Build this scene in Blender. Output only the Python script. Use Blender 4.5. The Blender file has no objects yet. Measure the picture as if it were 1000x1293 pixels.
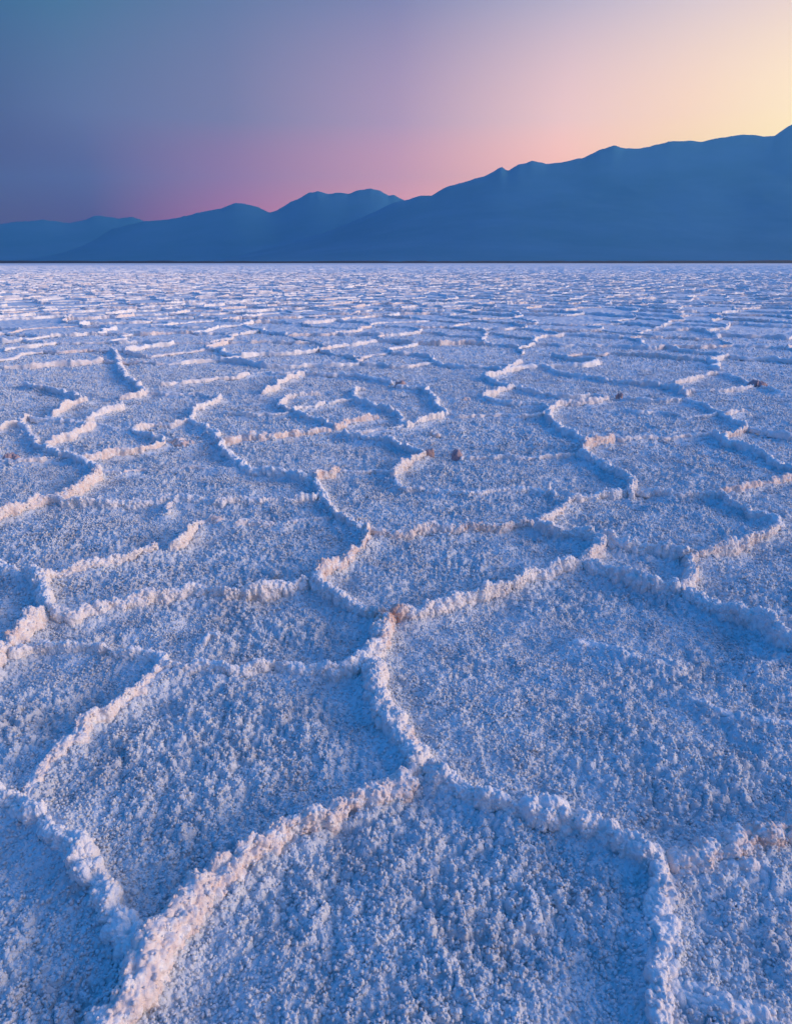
import bpy, math
import numpy as np

R = math.radians
scene = bpy.context.scene
COL = scene.collection

# ---------------------------------------------------------------- camera
FPX, CX, CY, HORIZON, CAM_H = 880.0, 500.0, 646.5, 331.0, 1.4
PITCH = math.atan((CY - HORIZON) / FPX)
cam_data = bpy.data.cameras.new("camera")
cam_data.sensor_fit = 'HORIZONTAL'
cam_data.sensor_width = 36.0
cam_data.lens = FPX / 1000.0 * 36.0
cam_data.clip_start = 0.05
cam_data.clip_end = 90000.0
cam = bpy.data.objects.new("camera", cam_data)
COL.objects.link(cam)
cam.location = (0, 0, CAM_H)
cam.rotation_euler = (math.pi / 2 - PITCH, 0, 0)
scene.camera = cam

# ---------------------------------------------------------------- sky and sun
SUN_AZ, SUN_EL = R(102), R(11.0)          # azimuth clockwise from the view direction (+Y)
GLOW_AZ = R(78)
world = bpy.data.worlds.new("World")
scene.world = world
world.use_nodes = True
wn, wl = world.node_tree.nodes, world.node_tree.links
wn.clear()

def wnode(kind, **kw):
    n = wn.new(kind)
    for k, v in kw.items():
        setattr(n, k, v)
    return n

def wmath(op, a, b=None, clamp=False):
    n = wnode('ShaderNodeMath', operation=op, use_clamp=clamp)
    for i, v in enumerate((a, b)):
        if v is None:
            continue
        if isinstance(v, (int, float)):
            n.inputs[i].default_value = v
        else:
            wl.new(v, n.inputs[i])
    return n.outputs[0]

def srgb(r, g, b, k=1.0):
    f = lambda c: (c / 12.92 if c <= 0.04045 else ((c + 0.055) / 1.055) ** 2.4)
    return (f(r / 255.0) * k, f(g / 255.0) * k, f(b / 255.0) * k, 1.0)

def ramp(fac, stops):
    n = wnode('ShaderNodeValToRGB')
    el = n.color_ramp.elements
    n.color_ramp.interpolation = 'EASE' if False else 'LINEAR'
    while len(el) < len(stops):
        el.new(0.5)
    for e, (p, c) in zip(el, stops):
        e.position = p
        e.color = c
    wl.new(fac, n.inputs[0])
    return n.outputs[0]

tc = wnode('ShaderNodeTexCoord')
sep = wnode('ShaderNodeSeparateXYZ')
wl.new(tc.outputs['Generated'], sep.inputs[0])
X, Y, Z = sep.outputs
hl = wmath('SQRT', wmath('ADD', wmath('MULTIPLY', X, X), wmath('ADD', wmath('MULTIPLY', Y, Y), 1e-6)))
dotg = wmath('DIVIDE', wmath('ADD', wmath('MULTIPLY', X, math.sin(GLOW_AZ)), wmath('MULTIPLY', Y, math.cos(GLOW_AZ))), hl)
ang = wmath('DIVIDE', wmath('ARCCOSINE', wmath('MINIMUM', wmath('MAXIMUM', dotg, -1.0), 1.0)), math.pi)   # 0 at the glow, 1 opposite
elev = wmath('DIVIDE', wmath('ARCTANGENT', wmath('DIVIDE', Z, hl)), math.pi / 2)                          # 0 horizon, 1 zenith
d2 = lambda deg: deg / 180.0
DEG = (0, 30, 49, 58, 66, 78, 90, 100, 108, 180)
#FITLOW
LOW_C = [(2.8, 1.9, 0.7), (2.5, 1.8, 0.62), (3.2641, 2.2685, 0.3755), (2.9887, 1.8089, 0.2951), (3.5128, 1.2353, 0.4167), (2.1291, 0.6055, 0.5127), (1.0675, 0.1957, 0.3658), (0.1962, 0.02, 0.1356), (0.1813, 0.02, 0.0298), (0.04, 0.26, 0.95)]
MID_C = [(2.25, 1.6, 0.825), (2.0, 1.475, 0.745), (2.0342, 1.4986, 0.677), (1.8752, 1.1636, 0.6372), (1.6607, 0.9525, 0.7289), (0.8072, 0.4512, 0.5719), (0.344, 0.2619, 0.399), (0.197, 0.2021, 0.3415), (0.0776, 0.0862, 0.1689), (0.04, 0.255, 0.95)]
HIGH_C = [(1.7, 1.3, 0.95), (1.5, 1.15, 0.87), (1.1547, 0.7984, 0.7148), (0.8814, 0.7096, 0.7441), (0.6259, 0.5335, 0.6497), (0.2911, 0.2669, 0.4477), (0.1574, 0.2133, 0.3659), (0.0595, 0.1895, 0.2864), (0.02, 0.1308, 0.2594), (0.04, 0.25, 0.95)]
#ENDFIT
LOW = [(d2(a), c + (1.0,)) for a, c in zip(DEG, LOW_C)]
MID = [(d2(a), c + (1.0,)) for a, c in zip(DEG, MID_C)]
HIGH = [(d2(a), c + (1.0,)) for a, c in zip(DEG, HIGH_C)]
lowc, midc, highc = ramp(ang, LOW), ramp(ang, MID), ramp(ang, HIGH)

def wmix(fac, a, b):
    n = wnode('ShaderNodeMix', data_type='RGBA')
    wl.new(fac, n.inputs[0])
    for s, v in ((6, a), (7, b)):
        if isinstance(v, tuple):
            n.inputs[s].default_value = v
        else:
            wl.new(v, n.inputs[s])
    return n.outputs[2]

def smooth(v, a, b, kind='SMOOTHSTEP'):
    n = wnode('ShaderNodeMapRange', interpolation_type=kind)
    n.inputs['From Min'].default_value = a
    n.inputs['From Max'].default_value = b
    wl.new(v, n.inputs[0])
    return n.outputs[0]

c1 = wmix(smooth(elev, 9.5 / 90, 17 / 90, 'LINEAR'), wmix(smooth(elev, 3 / 90, 9.5 / 90, 'LINEAR'), lowc, midc), highc)
ZENITH = (0.015, 0.31, 1.02, 1.0)
gain = wnode('ShaderNodeVectorMath', operation='SCALE')
wl.new(c1, gain.inputs[0])
gain.inputs[3].default_value = 1.0
c2 = wmix(smooth(elev, 20 / 90, 60 / 90), gain.outputs[0], ZENITH)
# the physical twilight sky adds its part to the tint of the dusk bands
nish = wnode('ShaderNodeTexSky', sky_type='NISHITA')
nish.sun_disc = False
nish.sun_elevation = SUN_EL
nish.sun_rotation = SUN_AZ
bg1 = wnode('ShaderNodeBackground')
wl.new(c2, bg1.inputs[0])
bg1.inputs[1].default_value = 1.0
wout = wnode('ShaderNodeOutputWorld')
wl.new(bg1.outputs[0], wout.inputs[0])

sun_d = bpy.data.lights.new("sun", 'SUN')
sun_d.energy = 4.3
sun_d.angle = R(22)
sun_d.color = (1.0, 0.77, 0.68)
sun = bpy.data.objects.new("sun", sun_d)
COL.objects.link(sun)
sd = np.array([math.sin(SUN_AZ) * math.cos(SUN_EL), math.cos(SUN_AZ) * math.cos(SUN_EL), math.sin(SUN_EL)])
sun.rotation_euler = (math.pi / 2 - SUN_EL, 0, math.pi - SUN_AZ)
sun.location = (0, 0, 50)

vs = scene.view_settings
vs.view_transform = 'Standard'
vs.look = 'None'
vs.exposure = 0.0
vs.gamma = 1.0
scene.cycles.volume_bounces = 0
scene.cycles.max_bounces = 6
scene.cycles.diffuse_bounces = 3

# ---------------------------------------------------------------- noise in numpy
def h32(ix, iy, iz, seed):
    x = (ix.astype(np.int64) * 374761393 + iy.astype(np.int64) * 668265263 + np.int64(seed) * 2147483647 + iz * 1274126177) & 0xFFFFFFFF
    x = ((x ^ (x >> 13)) * 1274126177) & 0xFFFFFFFF
    x = ((x ^ (x >> 15)) * 2246822519) & 0xFFFFFFFF
    return (x ^ (x >> 16)) & 0xFFFFFFFF

def vnoise2(x, y, seed):
    ix, iy = np.floor(x).astype(np.int64), np.floor(y).astype(np.int64)
    fx, fy = x - ix, y - iy
    u, v = fx * fx * fx * (fx * (fx * 6 - 15) + 10), fy * fy * fy * (fy * (fy * 6 - 15) + 10)
    g = lambda a, b: h32(a, b, np.int64(0), seed) / 4294967295.0
    a, b, c, d = g(ix, iy), g(ix + 1, iy), g(ix, iy + 1), g(ix + 1, iy + 1)
    return ((a * (1 - u) + b * u) * (1 - v) + (c * (1 - u) + d * u) * v) * 2 - 1

def fbm2(x, y, seed, octaves=3):
    s, a, n = 0.0, 1.0, 0.0
    for o in range(octaves):
        s = s + a * vnoise2(x * 2 ** o + 17.3 * o, y * 2 ** o - 9.1 * o, seed + o)
        n += a
        a *= 0.5
    return s / n

def domes2(x, y, seed, rmin=0.45, rmax=0.85):
    """Upper envelope of half balls of differing size, one per unit cell: popcorn."""
    ix, iy = np.floor(x).astype(np.int64), np.floor(y).astype(np.int64)
    best = np.zeros_like(x)
    for dx in (-1, 0, 1):
        for dy in (-1, 0, 1):
            cx, cy = ix + dx, iy + dy
            h = h32(cx, cy, np.int64(1), seed)
            px = cx + 0.12 + 0.76 * (h & 1023) / 1023.0
            py = cy + 0.12 + 0.76 * ((h >> 10) & 1023) / 1023.0
            r = rmin + (rmax - rmin) * ((h >> 20) & 1023) / 1023.0
            q = r * r - (x - px) ** 2 - (y - py) ** 2
            best = np.maximum(best, np.sqrt(np.maximum(q, 0)))
    return best

def domes3(x, y, z, seed, rmin=0.5, rmax=0.9):
    ix, iy, iz = (np.floor(v).astype(np.int64) for v in (x, y, z))
    best = np.zeros_like(x)
    for dx in (-1, 0, 1):
        for dy in (-1, 0, 1):
            for dz in (-1, 0, 1):
                cx, cy, cz = ix + dx, iy + dy, iz + dz
                h = h32(cx, cy, cz, seed)
                px = cx + (h & 255) / 255.0
                py = cy + ((h >> 8) & 255) / 255.0
                pz = cz + ((h >> 16) & 255) / 255.0
                r = rmin + (rmax - rmin) * ((h >> 24) & 255) / 255.0
                q = r * r - (x - px) ** 2 - (y - py) ** 2 - (z - pz) ** 2
                best = np.maximum(best, np.sqrt(np.maximum(q, 0)))
    return best

# ---------------------------------------------------------------- helpers
def G(px, py, z=0.0):
    """The point of the flat that stands at a pixel of the photograph (measuring only)."""
    a, b = (px - CX) / FPX, (py - CY) / FPX
    dy = math.cos(PITCH) - b * math.sin(PITCH)
    dz = -math.sin(PITCH) - b * math.cos(PITCH)
    t = (z - CAM_H) / dz
    return (a * t, dy * t)

def grid_mesh(name, P, mat, closed_u=False, smooth_shade=True, attr=None):
    """P: rows x cols x 3 array of points -> one mesh."""
    r, c = P.shape[:2]
    idx = np.arange(r * c).reshape(r, c)
    a, b = idx[:-1, :-1].ravel(), idx[:-1, 1:].ravel()
    d, e = idx[1:, 1:].ravel(), idx[1:, :-1].ravel()
    q = np.stack([a, b, d, e], 1)
    if closed_u:
        q = np.concatenate([q, np.stack([idx[:-1, -1], idx[:-1, 0], idx[1:, 0], idx[1:, -1]], 1)])
    return raw_mesh(name, P.reshape(-1, 3), q, mat, smooth_shade, attr)

def raw_mesh(name, V, Q, mat, smooth_shade=True, attr=None):
    me = bpy.data.meshes.new(name)
    me.vertices.add(len(V))
    me.vertices.foreach_set('co', np.ascontiguousarray(V, dtype=np.float32).ravel())
    me.loops.add(Q.size)
    me.loops.foreach_set('vertex_index', np.ascontiguousarray(Q, dtype=np.int32).ravel())
    me.polygons.add(len(Q))
    me.polygons.foreach_set('loop_start', np.arange(0, Q.size, Q.shape[1], dtype=np.int32))
    me.update(calc_edges=True)
    me.polygons.foreach_set('use_smooth', np.full(len(Q), smooth_shade))
    if attr is not None:
        for k, v in attr.items():
            at = me.attributes.new(k, 'FLOAT', 'POINT')
            at.data.foreach_set('value', np.ascontiguousarray(v, dtype=np.float32).ravel())
    me.materials.append(mat)
    return me

def link(name, me, loc=(0, 0, 0), **props):
    o = bpy.data.objects.new(name, me)
    o.location = loc
    for k, v in props.items():
        o[k] = v
    COL.objects.link(o)
    return o

# ---------------------------------------------------------------- materials
def new_mat(name):
    m = bpy.data.materials.new(name)
    m.use_nodes = True
    nt = m.node_tree
    return m, nt, nt.nodes['Principled BSDF']

def mnode(nt, kind, **kw):
    n = nt.nodes.new(kind)
    for k, v in kw.items():
        setattr(n, k, v)
    return n

def salt_material(name, base, dirty, stain_and_light, bump_scale, bump_dist, use_attr):
    m, nt, b = new_mat(name)
    L = nt.links.new
    geo = mnode(nt, 'ShaderNodeNewGeometry')
    n1 = mnode(nt, 'ShaderNodeTexNoise')
    n1.inputs['Scale'].default_value = 5.0
    n1.inputs['Detail'].default_value = 6.0
    L(geo.outputs['Position'], n1.inputs['Vector'])
    mr = mnode(nt, 'ShaderNodeMapRange')
    mr.inputs['From Min'].default_value = 0.42
    mr.inputs['From Max'].default_value = 0.72
    L(n1.outputs['Fac'], mr.inputs[0])
    mx = mnode(nt, 'ShaderNodeMix', data_type='RGBA')
    mx.inputs[6].default_value = base
    mx.inputs[7].default_value = dirty
    L(mr.outputs[0], mx.inputs[0])
    out = mx.outputs[2]
    if use_attr:
        at = mnode(nt, 'ShaderNodeAttribute', attribute_name='stain_and_light')
        n2 = mnode(nt, 'ShaderNodeTexNoise')
        n2.inputs['Scale'].default_value = 38.0
        n2.inputs['Detail'].default_value = 5.0
        L(geo.outputs['Position'], n2.inputs['Vector'])
        mr2 = mnode(nt, 'ShaderNodeMapRange')
        mr2.inputs['From Min'].default_value = 0.34
        mr2.inputs['From Max'].default_value = 0.56
        L(n2.outputs['Fac'], mr2.inputs[0])
        mu = mnode(nt, 'ShaderNodeMath', operation='MULTIPLY')
        L(at.outputs['Fac'], mu.inputs[0])
        L(mr2.outputs[0], mu.inputs[1])
        mx2 = mnode(nt, 'ShaderNodeMix', data_type='RGBA')
        L(mu.outputs[0], mx2.inputs[0])
        L(out, mx2.inputs[6])
        mx2.inputs[7].default_value = stain_and_light
        out = mx2.outputs[2]
    L(out, b.inputs['Base Color'])
    b.inputs['Roughness'].default_value = 0.75
    b.inputs['Specular IOR Level'].default_value = 0.25
    n3 = mnode(nt, 'ShaderNodeTexNoise')
    n3.inputs['Scale'].default_value = bump_scale
    n3.inputs['Detail'].default_value = 4.0
    n3.inputs['Roughness'].default_value = 0.65
    L(geo.outputs['Position'], n3.inputs['Vector'])
    bu = mnode(nt, 'ShaderNodeBump')
    bu.inputs['Strength'].default_value = 0.9
    bu.inputs['Distance'].default_value = bump_dist
    L(n3.outputs['Fac'], bu.inputs['Height'])
    L(bu.outputs[0], b.inputs['Normal'])
    return m

M_FLAT = salt_material('salt_crust', (0.72, 0.735, 0.755, 1), (0.58, 0.58, 0.60, 1), (0, 0, 0, 1), 150.0, 0.006, False)
M_RIDGE = salt_material('salt_rim', (0.86, 0.84, 0.83, 1), (0.80, 0.75, 0.73, 1), (0.68, 0.39, 0.28, 1), 140.0, 0.005, True)  # its warm colour holds rust and the painted sun on lit ridges
M_CLUMP = salt_material('stained_salt', (0.42, 0.32, 0.35, 1), (0.25, 0.18, 0.22, 1), (0.55, 0.36, 0.30, 1), 120.0, 0.006, True)

# ---------------------------------------------------------------- the traced salt ridges (pixels of the photograph)
# (points, half width m, height m, stain 0-1 (rust plus painted warm sunlight), label)
T = []
def ridge(label, pts, w=0.040, H=0.058, stain_and_light=0.12):  # lit ridges get more, painting peach sunlight into their colour
    T.append((pts, w, H, stain_and_light, label))

# --- foreground
ridge("thick salt ridge winding down the centre of the flat from the orange stained junction",
      [(491, 776), (480, 800), (470, 825), (468, 850), (478, 880), (492, 902), (508, 927), (520, 950), (531, 967)], 0.046, 0.062, 0.10)
ridge("broad pale salt ridge running right and down from the lowest three-way junction",
      [(531, 967), (552, 983), (585, 998), (620, 1014), (660, 1024), (700, 1028), (740, 1038), (790, 1062), (845, 1092)], 0.046, 0.055, 0.08)
ridge("lumpy pink lit salt ridge running left and down from the lowest three-way junction",
      [(531, 967), (516, 982), (498, 994), (478, 1002), (452, 1012), (425, 1024), (395, 1034), (350, 1055), (290, 1100), (230, 1155), (185, 1220), (150, 1280), (125, 1330)], 0.044, 0.058, 0.30)
ridge("nearest salt ridge at the lower right, low and pink with a brown foot",
      [(845, 1092), (885, 1080), (925, 1064), (960, 1052), (1000, 1042), (1060, 1026)], 0.046, 0.05, 0.30)
ridge("foreground salt ridge coming straight towards the viewer at the bottom right of the flat",
      [(845, 1092), (838, 1140), (838, 1190), (836, 1245), (838, 1300), (842, 1350)], 0.036, 0.04, 0.10)
ridge("low salt ridge curving off to the bottom right corner",
      [(838, 1245), (900, 1262), (950, 1276), (1000, 1305)], 0.034, 0.032, 0.05)
ridge("short low spur of pinkish lumps beneath the nearest right ridge",
      [(925, 1092), (945, 1092), (962, 1098)], 0.022, 0.025, 0.30)
ridge("steep blue-grey salt ridge slanting down at the lower left edge",
      [(-30, 990), (0, 1000), (28, 1012), (52, 1030), (75, 1054), (98, 1078), (130, 1110), (185, 1220)], 0.040, 0.058, 0.06)
ridge("low crumbly salt ridge dropping left from the small fork on the left plate",
      [(207, 845), (190, 860), (168, 876), (150, 890), (138, 902), (112, 914), (94, 930), (74, 947), (58, 964), (42, 984), (28, 1008)], 0.026, 0.036, 0.25)
ridge("thin blue salt ridge leading left from the small fork on the left plate",
      [(207, 845), (200, 834), (182, 830), (155, 826), (120, 821), (85, 818), (50, 816), (10, 830)], 0.024, 0.042, 0.05)
ridge("thin wavy salt ridge joining the small left fork to the thick central ridge",
      [(207, 845), (235, 844), (255, 842), (288, 848), (318, 845), (350, 840), (388, 846), (425, 845), (452, 838), (468, 834)], 0.027, 0.044, 0.05)
ridge("small curved lump of salt lying alone on the left plate",
      [(254, 812), (259, 804), (268, 800), (279, 804)], 0.014, 0.018, 0.1)
ridge("bright cream salt ridge running off the left edge below the left triple peak",
      [(62, 768), (45, 786), (27, 802), (4, 822), (-25, 848)], 0.040, 0.075, 0.22)
ridge("short blue salt ridge behind the left triple peak, curving to the left edge",
      [(62, 768), (58, 752), (52, 738), (38, 729), (18, 723), (-5, 718), (-40, 712)], 0.036, 0.060, 0.05)
ridge("long even salt ridge crossing from the left triple peak to the centre left junction",
      [(62, 768), (85, 780), (110, 774), (140, 767), (180, 757), (215, 750), (245, 747), (280, 750), (310, 750), (345, 744), (375, 741), (394, 735)], 0.034, 0.058, 0.12)
ridge("orange lit salt ridge rising to the right of the centre left junction",
      [(394, 735), (412, 722), (430, 710), (450, 696), (462, 682), (461, 668)], 0.032, 0.062, 0.42)
ridge("shaded salt ridge linking the centre left junction to the orange stained junction",
      [(394, 735), (410, 745), (430, 756), (452, 767), (475, 775), (491, 776)], 0.034, 0.055, 0.04)
ridge("narrow shaded salt ridge stepping up and left from the orange lit ridge",
      [(461, 668), (440, 661), (425, 650), (415, 636), (406, 620), (397, 606)], 0.034, 0.055, 0.04)
ridge("pale salt ridge left of the flat broken by a gap near its right end",
      [(56, 738), (58, 728), (78, 724), (110, 717), (140, 708), (165, 703), (200, 692)], 0.030, 0.056, 0.15)
ridge("short blocky salt ridge just past the gap in the pale left ridge",
      [(212, 690), (226, 685), (238, 674), (248, 662)], 0.030, 0.066, 0.20)
ridge("thin faint salt ridge running right from the short blocky ridge",
      [(248, 662), (268, 657), (290, 662), (320, 661), (350, 661), (380, 657), (408, 656), (424, 652)], 0.020, 0.034, 0.20)
ridge("long blue salt ridge crossing the left side behind the pale broken ridge",
      [(62, 630), (80, 636), (110, 634), (140, 635), (180, 633), (215, 632), (255, 634), (300, 634), (350, 632), (400, 627), (410, 624)], 0.030, 0.052, 0.06)
ridge("stubby spur of salt poking towards the viewer from the long blue left ridge",
      [(215, 632), (212, 640), (208, 648)], 0.018, 0.034, 0.15)
ridge("strongly lit cream and orange salt ridge bending round the left plate corner",
      [(126, 596), (112, 607), (92, 617), (74, 625), (60, 630), (32, 639), (2, 648), (-30, 658)], 0.036, 0.075, 0.30)
ridge("bright salt ridge climbing right from the orange stained junction",
      [(491, 776), (512, 776), (535, 772), (562, 766), (590, 757), (620, 746), (645, 738), (672, 729), (702, 721), (734, 712)], 0.038, 0.062, 0.10)
ridge("short pink lit salt ridge hooking upward at the end of the bright climbing ridge",
      [(734, 712), (747, 702), (755, 692), (752, 681)], 0.032, 0.056, 0.22)
ridge("shaded salt ridge running left from the hooked pink ridge",
      [(752, 681), (740, 676), (715, 672), (692, 668), (677, 662)], 0.038, 0.070, 0.03)
ridge("shaded salt ridge with a blue flank right of the hooked pink ridge",
      [(752, 681), (770, 683), (800, 690), (830, 692), (855, 697), (877, 697)], 0.038, 0.074, 0.03)
ridge("low blue salt ridge slanting right below the small triangular plate",
      [(734, 712), (752, 720), (775, 726), (800, 733), (830, 742), (861, 748)], 0.034, 0.056, 0.03)
ridge("thick blue salt ridge descending to the right edge",
      [(861, 748), (885, 756), (910, 766), (940, 781), (965, 792), (985, 804), (1010, 816), (1045, 836)], 0.044, 0.072, 0.04)
ridge("short upright salt ridge with a pink side closing the small triangular plate",
      [(877, 697), (871, 710), (873, 725), (868, 738), (861, 748)], 0.034, 0.058, 0.25)
ridge("fluted pink salt ridge at the right, its face cut by vertical furrows",
      [(877, 697), (900, 696), (922, 691), (945, 682), (965, 674), (983, 664)], 0.032, 0.066, 0.25)
ridge("dark blue salt ridge slanting down to the fluted pink ridge",
      [(983, 664), (972, 655), (955, 650), (935, 639), (918, 631), (905, 624)], 0.034, 0.058, 0.03)
ridge("reddish salt ridge running to the right edge behind the fluted pink ridge",
      [(905, 624), (925, 621), (950, 613), (975, 606), (1000, 601), (1040, 593)], 0.030, 0.056, 0.45)
ridge("long bumpy salt ridge forming the back rim of the right hand plate",
      [(905, 624), (880, 624), (850, 624), (820, 620), (790, 622), (760, 624), (738, 629), (718, 630)], 0.030, 0.048, 0.08)
ridge("pink white salt ridge dropping left from the back rim of the right hand plate",
      [(718, 630), (710, 641), (696, 652), (677, 662)], 0.030, 0.058, 0.22)
ridge("fluted blue salt ridge with a rust tinged stretch across the middle of the flat",
      [(677, 662), (655, 662), (630, 667), (600, 667), (575, 670), (540, 670), (505, 674), (478, 674), (461, 668)], 0.028, 0.054, 0.28)
ridge("thin blue salt ridge ending by a small upright knob",
      [(703, 627), (690, 623), (668, 619), (640, 621), (600, 623), (560, 620), (530, 617), (508, 614), (495, 602)], 0.028, 0.046, 0.04)
ridge("low faint swell of salt across the big right plate",
      [(722, 810), (745, 812), (772, 819), (800, 830), (822, 834), (846, 840)], 0.022, 0.016, 0.06)
ridge("faint low salt swell at the right edge of the big right plate",
      [(880, 882), (905, 895), (935, 905), (965, 908), (1010, 916)], 0.024, 0.016, 0.03)
ridge("tiny low salt crease under the thick blue right ridge",
      [(952, 840), (975, 834), (1005, 824), (1030, 818)], 0.016, 0.014, 0.03)
# --- middle ground
ridge("bright salt ridge leading up right to two rust coloured clumps",
      [(495, 602), (502, 592), (516, 584), (532, 577), (538, 573)], 0.030, 0.060, 0.20)
ridge("thin salt ridge stretching right from two rust coloured clumps",
      [(580, 577), (605, 577), (640, 578), (680, 578), (715, 575), (735, 573)], 0.026, 0.036, 0.12)
ridge("dark S-curved salt ridge on the right ending in a bright tip",
      [(733, 570), (741, 578), (757, 585), (772, 592), (785, 600), (795, 609), (797, 618), (794, 624)], 0.036, 0.060, 0.06)
ridge("short orange cream salt ridge topping the S-curved ridge",
      [(733, 570), (738, 564), (748, 560), (760, 558), (772, 552)], 0.036, 0.072, 0.45)
ridge("low salt ridge running right from the orange cream ridge",
      [(772, 552), (792, 554), (830, 552), (862, 550), (890, 547), (902, 548)], 0.028, 0.044, 0.12)
ridge("dark salt ridge slanting off to the right edge behind the right hand plate",
      [(902, 548), (915, 557), (940, 563), (960, 573), (980, 583), (1005, 593), (1030, 600)], 0.036, 0.058, 0.04)
ridge("pinkish salt ridge lying right of the low ridge end",
      [(902, 548), (922, 549), (932, 546), (944, 540)], 0.030, 0.058, 0.35)
ridge("shaded salt ridge leaving towards the right edge from the pinkish ridge",
      [(944, 540), (965, 544), (985, 548), (1010, 552)], 0.032, 0.045, 0.04)
ridge("short dark salt ridge between the pinkish ridge and the far round plate",
      [(944, 540), (932, 534), (918, 527), (906, 521)], 0.034, 0.050, 0.04)
ridge("bright tuft-topped salt ridge at the right corner of the far round plate",
      [(906, 521), (918, 523), (930, 519), (942, 518)], 0.030, 0.060, 0.18)
ridge("long shaded salt ridge along the back of the far round plate",
      [(906, 521), (895, 513), (880, 508), (862, 505), (840, 505), (815, 504), (790, 502)], 0.034, 0.045, 0.05)
ridge("lit salt ridge along the back left of the far round plate",
      [(691, 521), (698, 513), (710, 509), (730, 508), (748, 507), (766, 502)], 0.034, 0.062, 0.18)
ridge("dark salt ridge curving down the left of the far round plate",
      [(691, 521), (698, 531), (710, 540), (724, 548), (738, 553), (760, 556)], 0.038, 0.060, 0.04)
ridge("thin salt ridge joining the far round plate to the centre plate",
      [(565, 522), (580, 525), (605, 524), (640, 524), (665, 525), (691, 521)], 0.026, 0.036, 0.15)
ridge("shaded salt ridge along the back of the centre plate ending in a bright knee",
      [(500, 487), (518, 489), (534, 490), (542, 497), (549, 503), (553, 511), (560, 517), (562, 523)], 0.034, 0.052, 0.05)
ridge("bright salt ridge running left from the knee of the centre plate",
      [(562, 523), (552, 526), (540, 529), (526, 533), (511, 537)], 0.034, 0.062, 0.14)
ridge("dark salt ridge sagging between the centre plate and the rust coloured clumps",
      [(430, 545), (442, 549), (458, 551), (480, 554), (500, 558), (514, 565), (526, 571), (538, 573)], 0.036, 0.052, 0.04)
ridge("pink tinged salt ridge at the left of the centre plate",
      [(422, 540), (436, 535), (448, 531), (462, 528), (480, 525)], 0.036, 0.066, 0.40)
ridge("orange and pink salt ridge forming the back rim of the middle left plate",
      [(277, 556), (290, 556), (302, 553), (325, 553), (350, 551), (366, 548), (382, 546), (402, 544), (418, 541)], 0.034, 0.060, 0.38)
ridge("dark salt ridge winding down the left of the middle left plate",
      [(277, 556), (278, 564), (286, 571), (297, 579), (310, 590), (335, 594), (358, 597), (380, 601), (397, 606)], 0.038, 0.056, 0.04)
ridge("stubby orange pink salt ridge jutting right from the foot of the dark winding ridge",
      [(397, 606), (403, 600), (412, 597), (422, 594), (431, 592)], 0.030, 0.068, 0.40)
ridge("thin low salt ridge running right from the stubby orange pink ridge",
      [(431, 594), (455, 594), (475, 594), (495, 596)], 0.018, 0.024, 0.05)
ridge("shaded salt ridge rising left from the head of the dark winding ridge",
      [(277, 556), (271, 546), (258, 539), (245, 534), (237, 531)], 0.034, 0.046, 0.04)
ridge("loose crumbly salt ridge far left of centre leaning to the right",
      [(237, 531), (243, 521), (252, 514), (266, 508), (280, 502)], 0.034, 0.058, 0.10)
ridge("low lit salt ridge reaching left from the loose crumbly ridge",
      [(237, 531), (222, 535), (200, 536), (182, 538), (165, 542)], 0.032, 0.052, 0.18)
ridge("dark salt ridge bounding the little lens shaped plate",
      [(165, 542), (176, 546), (188, 550), (200, 554), (210, 558)], 0.032, 0.044, 0.04)
ridge("long peach salt ridge under the little lens shaped plate",
      [(210, 558), (196, 563), (180, 567), (160, 570), (138, 573), (118, 578), (100, 580)], 0.030, 0.056, 0.30)
ridge("dark salt ridge curling round to the tip of the strongly lit left ridge",
      [(60, 568), (72, 571), (88, 573), (100, 580), (112, 587), (122, 591), (126, 596)], 0.034, 0.056, 0.04)
ridge("short cream salt ridge stepping up behind the curling dark ridge",
      [(60, 568), (62, 558), (74, 553), (90, 549), (104, 542), (122, 537)], 0.034, 0.060, 0.22)
ridge("shaded salt ridge between the short cream ridge and the lens shaped plate",
      [(122, 537), (135, 539), (150, 541), (165, 542)], 0.030, 0.042, 0.04)
ridge("faint pinkish salt ridge by itself on the left middle plate",
      [(155, 597), (175, 594), (205, 593), (230, 591), (255, 591), (285, 593)], 0.018, 0.026, 0.35)
ridge("low dark salt ridge crossing to the left edge behind the strongly lit ridge",
      [(60, 578), (40, 581), (15, 582), (-20, 582)], 0.026, 0.040, 0.20)
ridge("cream salt ridge touching the left edge behind the short cream ridge",
      [(-25, 546), (-5, 541), (10, 536), (24, 531), (36, 525)], 0.034, 0.056, 0.16)
ridge("long shaded salt ridge running right of the cream left edge ridge",
      [(36, 525), (52, 530), (70, 531), (90, 532), (108, 534), (122, 537)], 0.030, 0.040, 0.05)
ridge("bright angled salt ridge far left, second step of the left zigzag",
      [(62, 523), (74, 518), (84, 510), (95, 506), (112, 504)], 0.036, 0.066, 0.25)
ridge("pale salt ridge right beside the left zigzag",
      [(98, 528), (112, 528), (124, 521), (138, 517), (156, 511)], 0.034, 0.056, 0.12)
ridge("dark salt ridge at the top of the left zigzag",
      [(30, 485), (45, 489), (62, 490), (78, 494), (92, 499), (102, 503)], 0.036, 0.050, 0.04)
ridge("peach salt ridge below the far diagonal chain on the left",
      [(148, 502), (160, 501), (172, 499), (185, 496)], 0.036, 0.062, 0.22)
ridge("dark diagonal salt ridge with bright crest stepping down the far left",
      [(138, 440), (147, 446), (148, 455), (152, 463), (156, 470), (162, 478), (172, 482), (176, 490), (185, 496)], 0.048, 0.062, 0.15)
ridge("thin dark salt ridge running right from the foot of the far diagonal chain",
      [(185, 496), (205, 497), (225, 498), (245, 498)], 0.030, 0.036, 0.05)
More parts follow.
